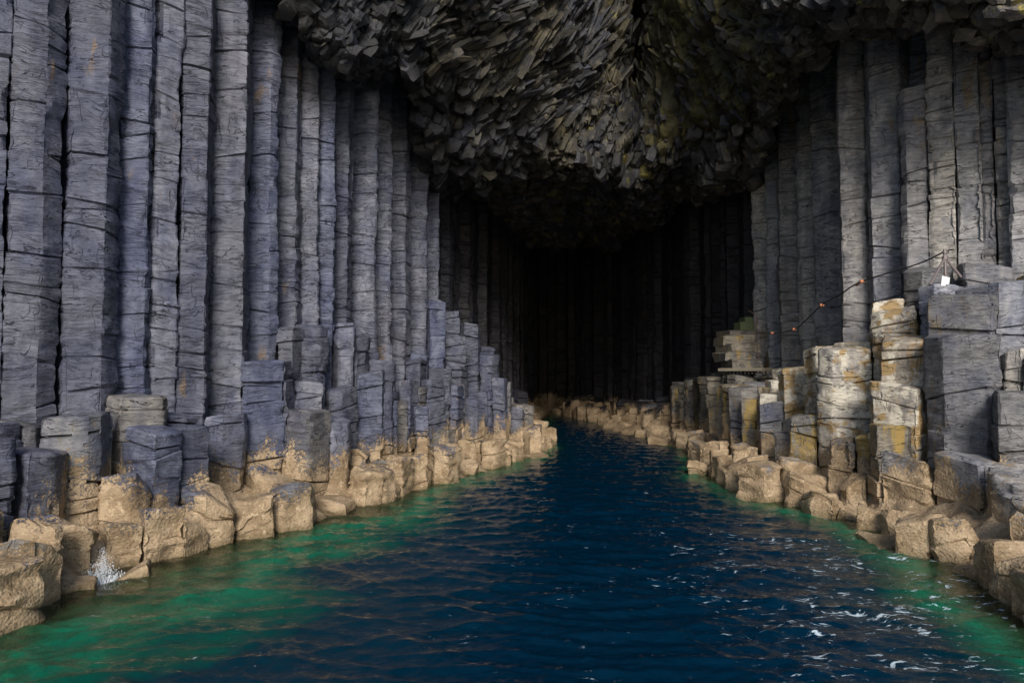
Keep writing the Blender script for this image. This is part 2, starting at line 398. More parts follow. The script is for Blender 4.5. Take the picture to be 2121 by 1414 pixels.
def column_mesh(poly, z0, z1, gap=.02, edge=.035, stepv=.10, dz=.09, amp=.03, round_=0.0, seed=0, joints=True, top=True, jump=1.0):
    rs = random.Random(seed)
    c = poly.mean(0)
    # shrink by the joint gap
    r = np.hypot(*(poly - c).T).mean(); poly = c + (poly - c) * (1 - gap / max(r, .1))
    pts, nrm, cor = [], [], []
    n = len(poly)
    for i in range(n):
        a, b = poly[i], poly[(i + 1) % n]; e = b - a; L = np.hypot(*e); e = e / L
        nn = np.array([e[1], -e[0]]); m = max(2, int(round(L / stepv)))
        eb = min(edge, L * .25)
        ts = [eb] + [L * k / m for k in range(1, m)] + [L - eb]
        for t in ts:
            pts.append(a + e * t); nrm.append(nn); cor.append(1.0 if t in (ts[0], ts[-1]) else 0.0)
    pts, nrm = np.array(pts), np.array(nrm); K = len(pts)
    # cross joints
    zj = []; z = z0 + rs.uniform(.2, .7)
    while z < z1 - .12:
        zj.append(z); z += rs.choice([.18, .3, .45, .6, .9]) * rs.uniform(.7, 1.4)
    if not joints: zj = zj[::2]
    zl = list(np.arange(z0, z1 - .04, dz)) + [z1 - .035]
    lv = [(v, 0.0) for v in zl if all(abs(v - q) > .045 for q in zj)]
    for q in zj: lv += [(q - .028, 0.0), (q, rs.uniform(.012, .06) * jump), (q + .028, 0.0)]
    lv.sort(); zs = np.array([v[0] for v in lv]); notch = np.array([v[1] for v in lv])
    # tilt of the joints and offsets of the drums between them
    kz = np.array([z0 - 1] + zj + [z1 + 1]); tm = .22 if joints else .42; tl = np.array([[rs.uniform(-tm, tm), rs.uniform(-tm, tm)] for _ in kz]); tl[0] = 0
    T = np.stack([np.interp(zs, kz, tl[:, 0]), np.interp(zs, kz, tl[:, 1])], 1)
    seg = np.searchsorted(np.array(zj), zs, side='right') if zj else np.zeros(len(zs), int)
    offs = np.array([[rs.uniform(-.02, .02) * jump, rs.uniform(-.02, .02) * jump, rs.uniform(-.025, .008) * jump] for _ in range(len(zj) + 1)])
    V = np.zeros((len(zs), K, 3))
    V[:, :, :2] = pts[None] + offs[seg][:, None, :2]
    rel = pts - c
    V[:, :, 2] = zs[:, None] + (T[:, None, :] * rel[None]).sum(2) * np.clip((zs - z0) / .4, 0, 1)[:, None]
    x, y, zz = V[..., 0], V[..., 1], V[..., 2]
    side_id = np.cumsum(np.r_[0, (np.abs(np.diff(nrm, axis=0)).sum(1) > 1e-6)])
    gate = hsh(side_id[None] + np.zeros_like(seg)[:, None], seg[:, None] + 0 * side_id[None], np.full((len(zs), K), seed % 9999), 3)
    disp = amp * fbm(x * 1.6, y * 1.6, zz * 5, 3, 11) + amp * .7 * vnoise(x * 5, y * 5, zz * 14, 5)
    disp = disp + amp * 1.3 * vnoise(x * .8, y * .8, zz * .7, 9)
    scar = vnoise(x * 1.1, y * 1.1, zz * 1.5, 33); disp = disp - np.clip((scar - .30) * 8, 0, 1) * amp * .9   # spalled patches
    disp = disp + offs[seg][:, 2][:, None] - notch[:, None] * (gate > .25) * (1 + .8 * vnoise(x * 3, y * 3, zz * 3, 2))
    if jump == 1.0 and not joints: disp = disp + .022 * vnoise(x * 11, y * 11, zz * 11, 77) + .03 * vnoise(x * 5, y * 5, zz * 6, 78)
    # chipped corners
    chip = np.clip(vnoise(x * 2, y * 2, zz * 3.2, 21) - .20, 0, 1) * .11 * np.array(cor)[None]
    disp = disp - chip
    V[:, :, :2] += nrm[None] * disp[..., None]
    if not joints:
        kx = rs.uniform(0, 6.28); dvv = np.array([math.cos(kx), math.sin(kx)]); pr = ((V[:, :, :2] - c) * dvv).sum(2) / max(r, .2)
        cut = np.clip(pr - .15, 0, 1) * np.clip((V[:, :, 2] - (z1 - .55)) / .55, 0, 1); V[:, :, 2] -= cut * rs.uniform(.15, .5)
    if round_ > 0:  # worn shoulders near the top
        u = np.clip((zs - (z1 - round_)) / round_, 0, 1)
        sc_ = 1 - (.04 + round_ * .5) * (u ** 2.6)
        V[:, :, :2] = c + (V[:, :, :2] - c) * sc_[:, None, None]
    nl = len(zs)
    i0 = np.arange(nl - 1)[:, None] * K + np.arange(K)[None]; i1 = np.arange(nl - 1)[:, None] * K + (np.arange(K)[None] + 1) % K
    quads = np.stack([i0, i1, i1 + K, i0 + K], -1).reshape(-1, 4)
    VV = [V.reshape(-1, 3)]; base = (nl - 1) * K; tot = nl * K
    if top:
        last = V[-1]; cc = last.mean(0)
        for f, up in ((.93, .030), (.72, .045), (.45, .05), (.18, .05)):
            ring = cc + (last - cc) * f
            ring[:, 2] += up + .035 * fbm(ring[:, 0] * 3, ring[:, 1] * 3, ring[:, 2], 2, 4)
            VV.append(ring)
            j = np.arange(K); k = (j + 1) % K
            quads = np.vstack([quads, np.stack([base + j, base + k, tot + k, tot + j], 1)]); base = tot; tot += K
        VV.append(ring.mean(0)[None])
        j = np.arange(0, K); k = (j + 1) % K
        faces = [tuple(q) for q in quads.tolist()] + [(base + a, base + b, tot) for a, b in zip(j.tolist(), k.tolist())]
        return np.vstack(VV), faces
    return np.vstack(VV), quads

ORD = ['first', 'second', 'third', 'fourth', 'fifth', 'sixth', 'seventh', 'eighth', 'ninth', 'tenth', 'eleventh', 'twelfth', 'thirteenth',
       'fourteenth', 'fifteenth', 'sixteenth', 'seventeenth', 'eighteenth', 'nineteenth', 'twentieth']
def ordn(i):
    if i < 20: return ORD[i]
    t = ['twenty', 'thirty', 'forty', 'fifty', 'sixty', 'seventy', 'eighty', 'ninety'][(i + 1) // 10 - 2]
    r = (i + 1) % 10
    return t + '-' + ORD[r - 1] if r else t[:-1] + 'ieth'

talls, deeps, stumps = [], [], []
for i, (sx, sy, kind, a) in enumerate(sites):
    left = sx < 2.5 if sy < 40 else sx < 3
    size = max(a, .5) if kind != 'stump' else a
    poly = cell(i, size * (1.12 if kind in ('tall', 'deep') else 1.25 if kind == 'back' else 1.0))
    if poly is None: continue
    px = proj((sx, sy, 3))[0]
    if kind in ('tall', 'back'):
        far = sy > 26.5 or (not left and sy > 21)
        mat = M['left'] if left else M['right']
        top_z = 19.0 if sy < 22 else 16
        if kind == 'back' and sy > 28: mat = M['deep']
        if kind == 'tall' and 1864 <= px < 1944:
            top_z = 10.2
        V, Fc = column_mesh(poly, -.8, top_z, gap=random.choice([.004, .006, .010, .010, .026]), edge=.014, stepv=.11 if sy < 20 else .16,
                            dz=.07 if sy < 20 else .10, amp=.038, seed=i, top=True)
        o = mesh_obj('basalt_column', V - [sx, sy, -.8], Fc, mat); o.location = (sx, sy, -.8)
        talls.append((o, px, left, kind, sy)) if kind == 'tall' else deeps.append((o, px, left, 'back', sy))
    elif kind == 'deep':
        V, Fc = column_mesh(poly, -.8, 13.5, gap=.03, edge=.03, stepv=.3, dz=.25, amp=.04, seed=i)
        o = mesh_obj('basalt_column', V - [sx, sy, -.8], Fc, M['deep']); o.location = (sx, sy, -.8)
        deeps.append((o, px, left, 'deep', sy))
    else:
        if px > 2300 or px < -260: continue
        H = idw((sx, sy), cL if left else cR)
        sd = (float(XL(sy)) - sx) if left else (sx - float(XR(sy)))
        H = H + random.uniform(-.07, .07) + (.42 * float(vnoise(sx / 1.1, sy / 1.3, 0, 95)) + random.choice([-.3, 0, 0, 0, 0, .15]) if H > 1.5 else 0)
        if sd < .5: H = min(H, random.uniform(.45, 1.1) if random.random() < .55 else random.uniform(.08, .42))
        if not left and 24.6 < sy < 29.6 and 7.1 < sx < 9.7: H = min(H, 2.9)
        H = max(H, .12)
        if math.hypot(sx + 6.05, sy - 10.9) < .42: H = .02
        low = H < 1.35
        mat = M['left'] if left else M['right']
        qx, qy = proj((sx, sy, H))
        if left and random.random() < .34 and H < 2.7: mat = M['worn']
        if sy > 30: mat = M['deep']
        if not left:
            if 1590 < qx < 1740 and 670 < qy < 840 or 1740 <= qx < 1900 and 600 < qy < 860 and not low: mat = M['bleached']
            elif random.random() < .45 and not low: mat = M['ochre']
            elif random.random() < .24 and not low and a < .9: mat = M['wet']
            elif random.random() < .5 and not low: mat = M['worn']
        V, Fc = column_mesh(poly, -.9, H, gap=.004 if not low else .003, edge=.016 if not low else .02, stepv=.10 if sy < 24 else .17,
                            dz=.07 if sy < 24 else .11, amp=.03 if not low else .055, round_=.0 if not low else .06, seed=i, joints=not low, jump=1.7 if not low else 1.0)
        o = mesh_obj('barnacled_boulder' if low else 'broken_column', V - [sx, sy, -.9], Fc, mat, sharp=30 if not low else 42); o.location = (sx, sy, -.9)
        stumps.append((o, sx, sy, H, left, low, qx, qy, mat.name))
print('sites', len(sites), 'tall', len(talls), 'deep', len(deeps), 'stumps', len(stumps))

# ---------------------------------------------------------------- labels of the columns
for left in (True, False):
    L = sorted([t for t in talls if t[2] == left], key=lambda t: t[1])
    inview = [t for t in L if -30 < t[1] < 2150]
    for k, t in enumerate(L):
        o = t[0]
        if t in inview:
            j = inview.index(t)
            if left: lab = 'tall %s basalt column, %s from the left edge of the left cliff' % ('broad blue-grey' if t[1] < 560 else 'slender blue-grey', ordn(j))
            else: lab = 'tall %s basalt column, %s from the right edge of the right cliff' % ('grey-brown' if t[1] > 1736 else 'shaded slim grey', ordn(len(inview) - 1 - j))
        else: lab = 'tall basalt column of the %s cliff standing just outside the picture edge, %s along' % ('left' if left else 'right', ordn(k))
        tag(o, lab, 'rock column', 'tall columns of the %s cliff' % ('left' if left else 'right'))
    for kd in ('deep', 'back'):
        D = sorted([t for t in deeps if t[2] == left and t[3] == kd], key=lambda t: t[4])
        for k, t in enumerate(D):
            lab = ('dark column deep in the cave along its %s wall, %s from the mouth' if kd == 'deep' else 'rear column behind the front row of the %s wall, %s inward') % ('left' if left else 'right', ordn(k))
            tag(t[0], lab, 'rock column', '%s columns of the %s wall' % ('inner' if kd == 'deep' else 'rear', 'left' if left else 'right'))
TL = {True: sorted([t for t in talls if t[2]], key=lambda t: t[1]), False: sorted([t for t in talls if not t[2]], key=lambda t: -t[1])}
for left in (True, False):
    vis = [t for t in TL[left] if -30 < t[1] < 2150]
    buckets = {}
    for s in stumps:
        if s[4] != left: continue
        j = min(range(len(vis)), key=lambda k: abs(vis[k][1] - s[6]))
        if s[2] > 29.5: key = ('deep',)
        elif left and s[6] > 915: key = ('head',)
        elif not left and s[6] < 1560: key = ('inner',)
        else: key = (j,)
        buckets.setdefault((key, s[5]), []).append(s)
    sd = 'left' if left else 'right'
    for (key, low), B in buckets.items():
        B.sort(key=lambda s: -s[7])
        for k, s in enumerate(B):
            noun = 'tan barnacled boulder' if low else {'basalt_bleached': 'white bleached broken column', 'basalt_ochre_stained': 'ochre-stained broken column',
                    'basalt_wet_black': 'wet black broken column', 'basalt_worn_beige_grey': 'worn grey broken column'}.get(s[8], 'grey broken column stump')
            if key[0] == 'deep': lab = '%s deep in the cave, %s up on the %s shore' % (noun, ordn(k), sd)
            elif key[0] == 'head': lab = '%s on the left headland, %s up from the water' % (noun, ordn(k))
            elif key[0] == 'inner': lab = '%s right of the cave mouth, %s up from the water' % (noun, ordn(k))
            else: lab = '%s, %s up below the %s tall column from the %s edge' % (noun, ordn(k), ordn(key[0]), sd)
            tag(s[0], lab, 'boulder' if low else 'rock column', ('barnacled boulders along the %s waterline' if low else 'broken columns stepping up the %s shore') % sd)

# ---------------------------------------------------------------- rock mass behind the columns
def extrude(poly, z0, z1, V, Fc):
    n = len(poly); b = len(V)
    V += [(p[0], p[1], z0) for p in poly] + [(p[0], p[1], z1) for p in poly]
    Fc += [(b + i, b + (i + 1) % n, b + n + (i + 1) % n, b + n + i) for i in range(n)]
    Fc += [tuple(b + i for i in range(n))[::-1], tuple(b + n + i for i in range(n))]
V, Fc = [], []
extrude([(p[0] - 1.5, p[1] + .6) for p in wlL if p[1] > -3] + [(-2, 64), (-34, 64), (-34, -1)], -3, 19.6, V, Fc)
extrude([(p[0] + 1.5, p[1] + .6) for p in wlR][::-1] + [(21.5, -2), (34, -2), (34, 64.1), (8, 64.1)], -3, 19.62, V, Fc)
extrude([(-30, 61.9), (30, 61.9), (30, 66), (-30, 66)], -3.1, 19.7, V, Fc)
extrude([(-35, 12.8), (-12, 16.0), (-5, 17.4), (-2.4, 18.6), (.6, 22.6), (2.2, 26), (4.6, 32.5), (5.4, 32.5), (5.6, 26), (6.0, 22), (6.6, 20), (12, 17), (16, 15), (35, 8), (35, 66.2), (-35, 66.2)], 19.3, 34, V, Fc)
cl = mesh_obj('cliff', V, Fc, M['deep'], smooth=False); tag(cl, kind='structure')

# ---------------------------------------------------------------- roof: a sheet of rock plus broken column ends
prof = {
 430: [(-700, 15.5), (-120, 15.0), (-90, 15.2), (-70, 18)],
 520: [(-700, 15.5), (-90, 15.2), (-50, 15.4), (-30, 18)],
 590: [(-700, 16), (-100, 15.4), (-40, 15.8), (-15, 18.5)],
 640: [(-700, 16), (0, 16.0), (75, 16.4), (98, 20)],
 720: [(-700, 16.5), (40, 16.9), (122, 17.4), (148, 22)],
 850: [(-700, 17), (60, 18.6), (160, 19.6), (188, 27)],
 900: [(-700, 17.5), (100, 20), (220, 22.0), (300, 23.6), (365, 25.0), (392, 33)],
 960: [(-700, 18), (0, 20), (190, 22.6), (270, 24.0), (350, 26), (378, 31), (440, 36), (500, 44)],
 1100: [(-700, 20), (0, 22.6), (190, 25.0), (300, 27), (335, 29), (360, 31), (410, 36), (500, 48)],
 1200: [(-700, 22), (0, 25.0), (190, 27.0), (320, 28.6), (358, 30), (380, 33), (430, 39), (510, 50)],
 1265: [(-700, 23.5), (0, 27.0), (200, 28.6), (355, 30), (378, 33), (440, 39), (520, 52)],
 1296: [(-700, 25), (0, 28.6), (150, 29.6), (260, 29.6), (370, 30.5), (400, 34), (520, 53)],
 1312: [(-700, 28), (0, 32.0), (150, 32.4), (260, 31), (370, 31), (400, 34), (520, 53)],
 1330: [(-700, 25.5), (0, 29.2), (200, 30), (360, 30.6), (400, 34), (520, 53)],
 1400: [(-700, 22), (0, 25.6), (200, 27.6), (330, 29.4), (375, 32), (510, 50)],
 1500: [(-700, 19), (0, 22.0), (200, 24.6), (310, 26.5), (360, 28), (385, 31.5), (500, 44)],
 1560: [(-700, 17), (0, 19.8), (160, 22), (270, 25.0), (355, 27.4), (385, 34)],
 1620: [(-700, 15.5), (0, 17.5), (100, 19.5), (180, 21.5), (205, 29)],
 1700: [(-700, 15), (0, 16.8), (40, 17.5), (90, 18.8), (112, 26)],
 1745: [(-700, 15), (0, 16.3), (5, 17.2), (30, 17.8), (50, 22)],
 1850: [(-700, 14.8), (0, 15.9), (5, 16.7), (28, 17.0), (48, 20.5)],
 1960: [(-700, 14.2), (0, 15.2), (-10, 15.8), (12, 16.0), (36, 19)],
 2060: [(-700, 13.5), (0, 14.6), (20, 15.3), (42, 15.4), (66, 18)],
 2150: [(-700, 13), (0, 14.2), (50, 14.8), (85, 14.9), (110, 17.5)],
 2400: [(-700, 12), (60, 13.0), (150, 13.4), (180, 16)],
}
# flow of the broken column ends over the vault: (px, py, image angle in degrees, width, length, forward lean)
flow = np.array([
 (600, 40, 95, .32, .5, .5), (700, 120, 92, .36, .55, .45), (850, 170, 85, .30, .5, .4), (780, 40, 70, .26, .5, .5), (900, 60, 50, .26, .8, .3),
 (950, 130, 42, .22, 1.2, .12), (1060, 90, 40, .21, 1.4, .10), (1150, 180, 48, .20, 1.3, .10), (1230, 80, 60, .21, 1.4, .10), (1250, 250, 64, .19, 1.1, .12),
 (1040, 200, 44, .21, 1.3, .1), (1160, 60, 50, .21, 1.4, .1),
 (1000, 240, 56, .24, 1.0, .15), (900, 300, 84, .56, .9, .15), (980, 320, 84, .58, .9, .15), (1100, 335, 80, .48, .9, .15), (1200, 362, 76, .42, .8, .15),
 (1290, 150, 76, .20, 1.0, .12), (1350, 150, 105, .20, .8, .15), (1430, 120, 125, .18, .6, .2), (1480, 200, 120, .18, .6, .2), (1420, 320, 100, .38, .7, .2),
 (1520, 350, 90, .60, .9, .15), (1580, 100, 128, .24, .5, .4), (1620, 60, 130, .26, .5, .4), (1700, 60, 140, .28, .5, .4), (1690, 120, 120, .32, .5, .4),
 (1800, 30, 30, .30, .9, .35), (1900, 20, 35, .34, 1.0, .35), (2000, 30, 40, .34, .9, .35), (2100, 60, 45, .34, .8, .35), (1780, 80, 80, .36, .6, .35),
 (1100, 450, 90, .52, .9, .1), (1300, 450, 90, .48, .9, .1), (1500, 450, 90, .5, .9, .1), (1000, 450, 90, .52, .9, .1), (1300, 530, 90, .55, .9, .1)])
# streak field following the flow: noise smeared along it (line integral convolution on a raster)
rx, ry = np.arange(400, 2450, 4.0), np.arange(-720, 640, 4.0); QX, QY = np.meshgrid(rx, ry)
num = 0; den = 0; ca_ = 0; sa_ = 0
for f in flow:
    wv = ((QX - f[0]) ** 2 + (QY - f[1]) ** 2 + 400) ** -1.5; ca_ = ca_ + wv * math.cos(2 * R(f[2])); sa_ = sa_ + wv * math.sin(2 * R(f[2]))
FA = np.arctan2(sa_, ca_) / 2
FA = FA + .3 * vnoise(QX / 70, QY / 70, 0, 81)
nz = rng.random(QX.shape); nz = nz - .5 + .6 * vnoise(QX / 9, QY / 9, 0, 82) + .5 * vnoise(QX / 26, QY / 26, 0, 83)
lic = np.zeros_like(nz)
brk = hsh(np.floor(QX / 46 + vnoise(QX / 30, QY / 30, 2, 84)).astype(int), np.floor(QY / 34 + vnoise(QX / 30, QY / 30, 7, 85)).astype(int), np.zeros(QX.shape, int), 5)
for sg_ in (1, -1):
    x_, y_ = QX.copy(), QY.copy()
    for k in range(11):
        ix = np.clip(((x_ - rx[0]) / 4).round().astype(int), 0, len(rx) - 1); iy = np.clip(((y_ - ry[0]) / 4).round().astype(int), 0, len(ry) - 1)
        lic += nz[iy, ix]; A_ = FA[iy, ix]; x_ += sg_ * 4 * np.cos(A_); y_ -= sg_ * 4 * np.sin(A_)
lic = (lic - lic.mean()) / lic.std()
lic = np.clip(lic, -1.6, 2.2) + .9 * (brk - .5)
keys = sorted(prof); NV = 420
def profile(k):
    p = np.array(prof[k], float)
    seg = np.hypot(np.diff(p[:, 0]) / 60, np.diff(p[:, 1]) / 1.0); t = np.r_[0, np.cumsum(seg)]; t /= t[-1]
    u = np.linspace(0, 1, NV); return np.stack([np.interp(u, t, p[:, 0]), np.interp(u, t, p[:, 1])], 1)
PR = np.array([profile(k) for k in keys])
us = np.linspace(keys[0], keys[-1], 820)
S = np.zeros((len(us), NV, 2))
for j in range(NV):
    S[:, j, 0] = np.interp(us, keys, PR[:, j, 0]); S[:, j, 1] = np.interp(us, keys, PR[:, j, 1])
S[:, :, 0] += 16 * fbm(us[:, None] / 45, S[:, :, 0] / 60, 0, 3, 31) * np.clip((S[:, :, 0] + 200) / 200, 0, 1)
S[:, :, 1] += .45 * fbm(us[:, None] / 70, S[:, :, 0] / 50, 0, 4, 41)
a = (us[:, None] - CX) / F; b = (CY - S[:, :, 0]) / F; t = S[:, :, 1] / (cp - b * sp)
RP = np.stack([a * t, S[:, :, 1] + 0 * a, CAM_H + (sp + b * cp) * t], -1)
ix = np.clip((us[:, None] - rx[0]) / 4, 0, len(rx) - 2) + 0 * S[:, :, 0]; iy = np.clip((S[:, :, 0] - ry[0]) / 4, 0, len(ry) - 2)
ii, jj = iy.astype(int), ix.astype(int); fy, fx = iy - ii, ix - jj
LIC = lic[ii, jj] * (1 - fy) * (1 - fx) + lic[ii + 1, jj] * fy * (1 - fx) + lic[ii, jj + 1] * (1 - fy) * fx + lic[ii + 1, jj + 1] * fy * fx
RP0 = RP.copy()
du_ = np.gradient(RP, axis=0); dv_ = np.gradient(RP, axis=1); nn = np.cross(du_, dv_); nn /= np.linalg.norm(nn, axis=2, keepdims=True) + 1e-9
vd = np.array([0, 0, CAM_H]) - RP; nn *= np.sign((nn * vd).sum(2, keepdims=True))
RP = RP + nn * (.14 * LIC + .16 * fbm(RP[..., 0] * .7, RP[..., 1] * .7, RP[..., 2] * .7, 4, 86))[..., None]
def roof_at(u, v):
    """bilinear lookup on the sheet; u in pixel-like azimuth index 0..1, v 0..1"""
    fu, fv = u * (len(us) - 1.001), v * (NV - 1.001); iu, iv = fu.astype(int), fv.astype(int); du, dv = (fu - iu)[:, None], (fv - iv)[:, None]
    return (RP[iu, iv] * (1 - du) * (1 - dv) + RP[iu + 1, iv] * du * (1 - dv) + RP[iu, iv + 1] * (1 - du) * dv + RP[iu + 1, iv + 1] * du * dv)
nu = len(us)
I = (np.arange(nu - 1)[:, None] * NV + np.arange(NV - 1)[None]).reshape(-1)
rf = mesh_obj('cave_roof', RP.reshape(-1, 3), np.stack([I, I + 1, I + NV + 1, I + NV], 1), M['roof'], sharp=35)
tag(rf, kind='structure')

def prism_template(seed):
    r = random.Random(seed); k = r.choice([5, 5, 6, 6, 4]); ang = sorted([2 * math.pi * (i + r.uniform(-.25, .25)) / k for i in range(k)])
    rings = []
    for zz, sc_ in ((-.5, .7), (-.2, r.uniform(.9, 1.1)), (.15, r.uniform(.85, 1.1)), (.42, r.uniform(.7, 1.0)), (.5, r.uniform(.4, .8))):
        tx, ty = r.uniform(-.12, .12), r.uniform(-.12, .12)
        rings += [(math.cos(A) * .66 * sc_ * (1 + r.uniform(-.14, .14)) + tx * .3, math.sin(A) * .42 * sc_ * (1 + r.uniform(-.1, .1)) + ty * .3, zz + (tx * math.cos(A) + ty * math.sin(A)) * (.5 if zz > .3 else 0)) for A in ang]
    Fc = []
    for q in range(4):
        for i in range(k): Fc.append((q * k + i, q * k + (i + 1) % k, (q + 1) * k + (i + 1) % k, (q + 1) * k + i))
    Fc.append(tuple(4 * k + i for i in range(k)))
    return np.array(rings), Fc
def set_tone(o, cols):
    at_ = o.data.color_attributes.new('tone', 'FLOAT_COLOR', 'POINT'); at_.data.foreach_set('color', np.asarray(cols, np.float32).ravel())
def rand_shaded_tone(p):
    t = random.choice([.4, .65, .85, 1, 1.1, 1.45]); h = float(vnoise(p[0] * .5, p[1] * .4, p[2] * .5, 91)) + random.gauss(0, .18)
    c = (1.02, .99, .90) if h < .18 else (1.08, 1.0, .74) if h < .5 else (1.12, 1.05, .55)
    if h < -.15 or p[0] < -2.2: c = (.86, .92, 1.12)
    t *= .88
    if p[0] < -2.0: t *= .66  # shade over the left lip, painted into the tone
    t *= float(np.interp(p[1], [28, 31, 35, 46], [1, 1, 1.7, 1.6]))  # inner tiers brightened in colour, standing in for faint light on them
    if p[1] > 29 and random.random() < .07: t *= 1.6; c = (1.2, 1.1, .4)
    if p[0] > 8: t *= 1.9; c = (1.05, 1.0, 1.0)  # light on the right-hand slabs painted as a brighter tone
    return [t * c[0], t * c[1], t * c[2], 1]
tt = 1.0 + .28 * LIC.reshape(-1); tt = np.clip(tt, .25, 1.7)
pr_ = np.array([proj(p) for p in RP0.reshape(-1, 3)]); tt = tt * np.interp(RP0[..., 1].reshape(-1), [28, 33], [1, .6]); tt = tt * (1 + .9 * np.clip((pr_[:, 0] - 1720) / 80, 0, 1)); ol = np.clip((pr_[:, 0] - 1320) / 60, 0, 1) * np.clip((1620 - pr_[:, 0]) / 60, 0, 1)  # cave shade darkens the sheet inward, lit right overhang brightened, both in the colour
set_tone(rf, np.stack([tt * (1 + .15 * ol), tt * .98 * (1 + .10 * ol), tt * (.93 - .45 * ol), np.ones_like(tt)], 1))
TPL = [prism_template(s) for s in range(14)]
NP = 17000
uu = rng.random(NP * 2); vv = rng.random(NP * 2)
pts = roof_at(uu, vv)
pxx = np.array([proj(p) for p in pts])
keep = (pxx[:, 1] > -160) & (pxx[:, 0] > 470) & (pxx[:, 0] < 2260)
pts, pxx = pts[keep][:NP], pxx[keep][:NP]
big, small = [], []
for p, q in zip(pts, pxx):
    if 1352 < q[0] < 1580 and q[1] < 300 and random.random() < .7: continue
    d2 = (flow[:, 0] - q[0]) ** 2 + (flow[:, 1] - q[1]) ** 2 + 400
    wv = d2 ** -1.5; f = (flow * wv[:, None]).sum(0) / wv.sum()
    th = R(f[2] + random.gauss(0, 13) + 14 * math.sin(q[0] / 60 + q[1] / 45)); wd = f[3] * random.choice([.4, .5, .6, .75, .9, 1.15, 1.5]); ln = .72 * f[4] * random.uniform(.6, 1.3)
    ax = -np.array([math.cos(th), 0, math.sin(th)])          # points down the flow
    ax = ax + np.array([0, -f[5] + random.uniform(-.15, .15), 0]); ax /= np.linalg.norm(ax)
    hang = f[3] > .34 and 75 < f[2] < 100
    (big if hang else small).append((p, ax, wd, ln, q))
def place(item, rot=None):
    p, ax, wd, ln, q = item
    T_, Fc = random.choice(TPL)
    up = np.array([0, -1.0, .2]); x_ = np.cross(up, ax); x_ /= np.linalg.norm(x_); y_ = np.cross(ax, x_)
    A = random.uniform(0, 6.28); ca, sa = math.cos(A), math.sin(A)
    loc = T_.copy(); X_, Y_ = loc[:, 0] * ca - loc[:, 1] * sa, loc[:, 0] * sa + loc[:, 1] * ca
    lift = random.uniform(-.05, .28) if wd > .36 else random.uniform(-.42, -.06)
    Vv = np.outer(X_ * wd, x_) + np.outer(Y_ * wd, y_) + np.outer(loc[:, 2] * ln + lift * ln, ax)
    return Vv + p, Fc
# the largest hanging ends are things of their own
big.sort(key=lambda it: -it[2] / it[0][1] * (1 if 60 < it[4][1] < 560 else .2))
chosen, rest = [], []
for it in big:
    if len(chosen) < 180 and it[0][1] < 31 and all(np.hypot(it[4][0] - c[4][0], it[4][1] - c[4][1]) > 15 for c in chosen): chosen.append(it)
    else: rest.append(it)
def relation(q):
    for x0, x1, nm in ((0, 780, 'above the left cliff'), (780, 960, 'over the left corner of the cave mouth'), (960, 1180, 'left of the roof crevice'),
                       (1180, 1420, 'under the roof crevice'), (1420, 1640, 'over the right corner of the cave mouth'), (1640, 3000, 'above the right cliff')):
        if x0 <= q[0] < x1: return nm
groups = {}
for it in chosen: groups.setdefault(relation(it[4]), []).append(it)
for nm, its in groups.items():
    its.sort(key=lambda it: it[4][0])
    for k, it in enumerate(its):
        Vv, Fc = place(it); o = mesh_obj('hanging_column', Vv - it[0], Fc, M['roof'], sharp=30); o.location = it[0]; set_tone(o, [rand_shaded_tone(it[0])] * len(Vv))
        tag(o, 'column end hanging %s, %s from the left there' % (nm, ordn(k)), 'rock column', 'column ends hanging from the cave roof')
AV, AF, base, TN = [], [], 0, []
for it in small + rest:
    Vv, Fc = place(it); AV.append(Vv); AF += [tuple(base + i for i in f) for f in Fc]; base += len(Vv); TN += [rand_shaded_tone(it[0])] * len(Vv)
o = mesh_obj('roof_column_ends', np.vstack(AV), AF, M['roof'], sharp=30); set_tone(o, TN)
tag(o, 'mass of small tilted broken column ends covering the cave roof', 'rock', kind='stuff')

# ---------------------------------------------------------------- sea and sea bed
ys = [-7.0]
while ys[-1] < 61.5: ys.append(ys[-1] + max(.05, .0052 * max(ys[-1], 0)) * (1 if ys[-1] > 4 else 4))
ys = np.array(ys); xs = np.linspace(-13, 13, 560)
GX, GY = np.meshgrid(xs, ys)
pts2 = np.stack([GX.ravel(), GY.ravel()], 1)
inside = (GX > XL(GY)) & (GX < XR(GY))
dl = seg_dist(pts2, shL).reshape(GX.shape); dr = seg_dist(pts2, shR).reshape(GX.shape)
dist = np.where(inside, np.minimum(dl * np.interp(GY, [9, 16, 24, 30], [.56, .80, 1.4, 2.2]), dr * np.interp(GY, [9, 16, 22, 32], [1.25, 1.25, 1.5, 2.6])), -np.minimum(dl, dr))
wob = fbm(GX * .7, GY * .7, 0, 3, 51)
depth = np.clip(dist * .85 + wob * .5 * np.clip(dist, 0, 1), 0, 6)
def waves(x, y):
    wx = x + .35 * vnoise(x * .5, y * .5, 1, 61); wy = y + .35 * vnoise(x * .5, y * .5, 5, 62)
    h = 0
    for (ang, lam, amp, ph) in ((70, 2.6, .030, 0), (115, 1.7, .028, 1.3), (85, .95, .018, 4), (35, 1.2, .014, 2), (140, .62, .010, 5), (62, .40, .012, 2), (104, .27, .009, 3)):
        k = 2 * math.pi / lam; s_ = np.sin(k * (wx * math.cos(R(ang)) + wy * math.sin(R(ang))) + ph + 2.2 * vnoise(x * .8 / lam, y * .8 / lam, ph, 63))
        h = h + amp * (1 - 2 * np.abs(s_) ** .8) * (1 + .5 * vnoise(x * .3, y * .3, ph, 64))
    h = h + .016 * fbm(x * 2.3, y * 3.4, 0, 4, 65)
    return h
Z = .50 * waves(GX, GY) * (.75 + .25 * np.clip(dist, 0, 1))
ny, nx = GX.shape
I = (np.arange(ny - 1)[:, None] * nx + np.arange(nx - 1)[None]).reshape(-1)
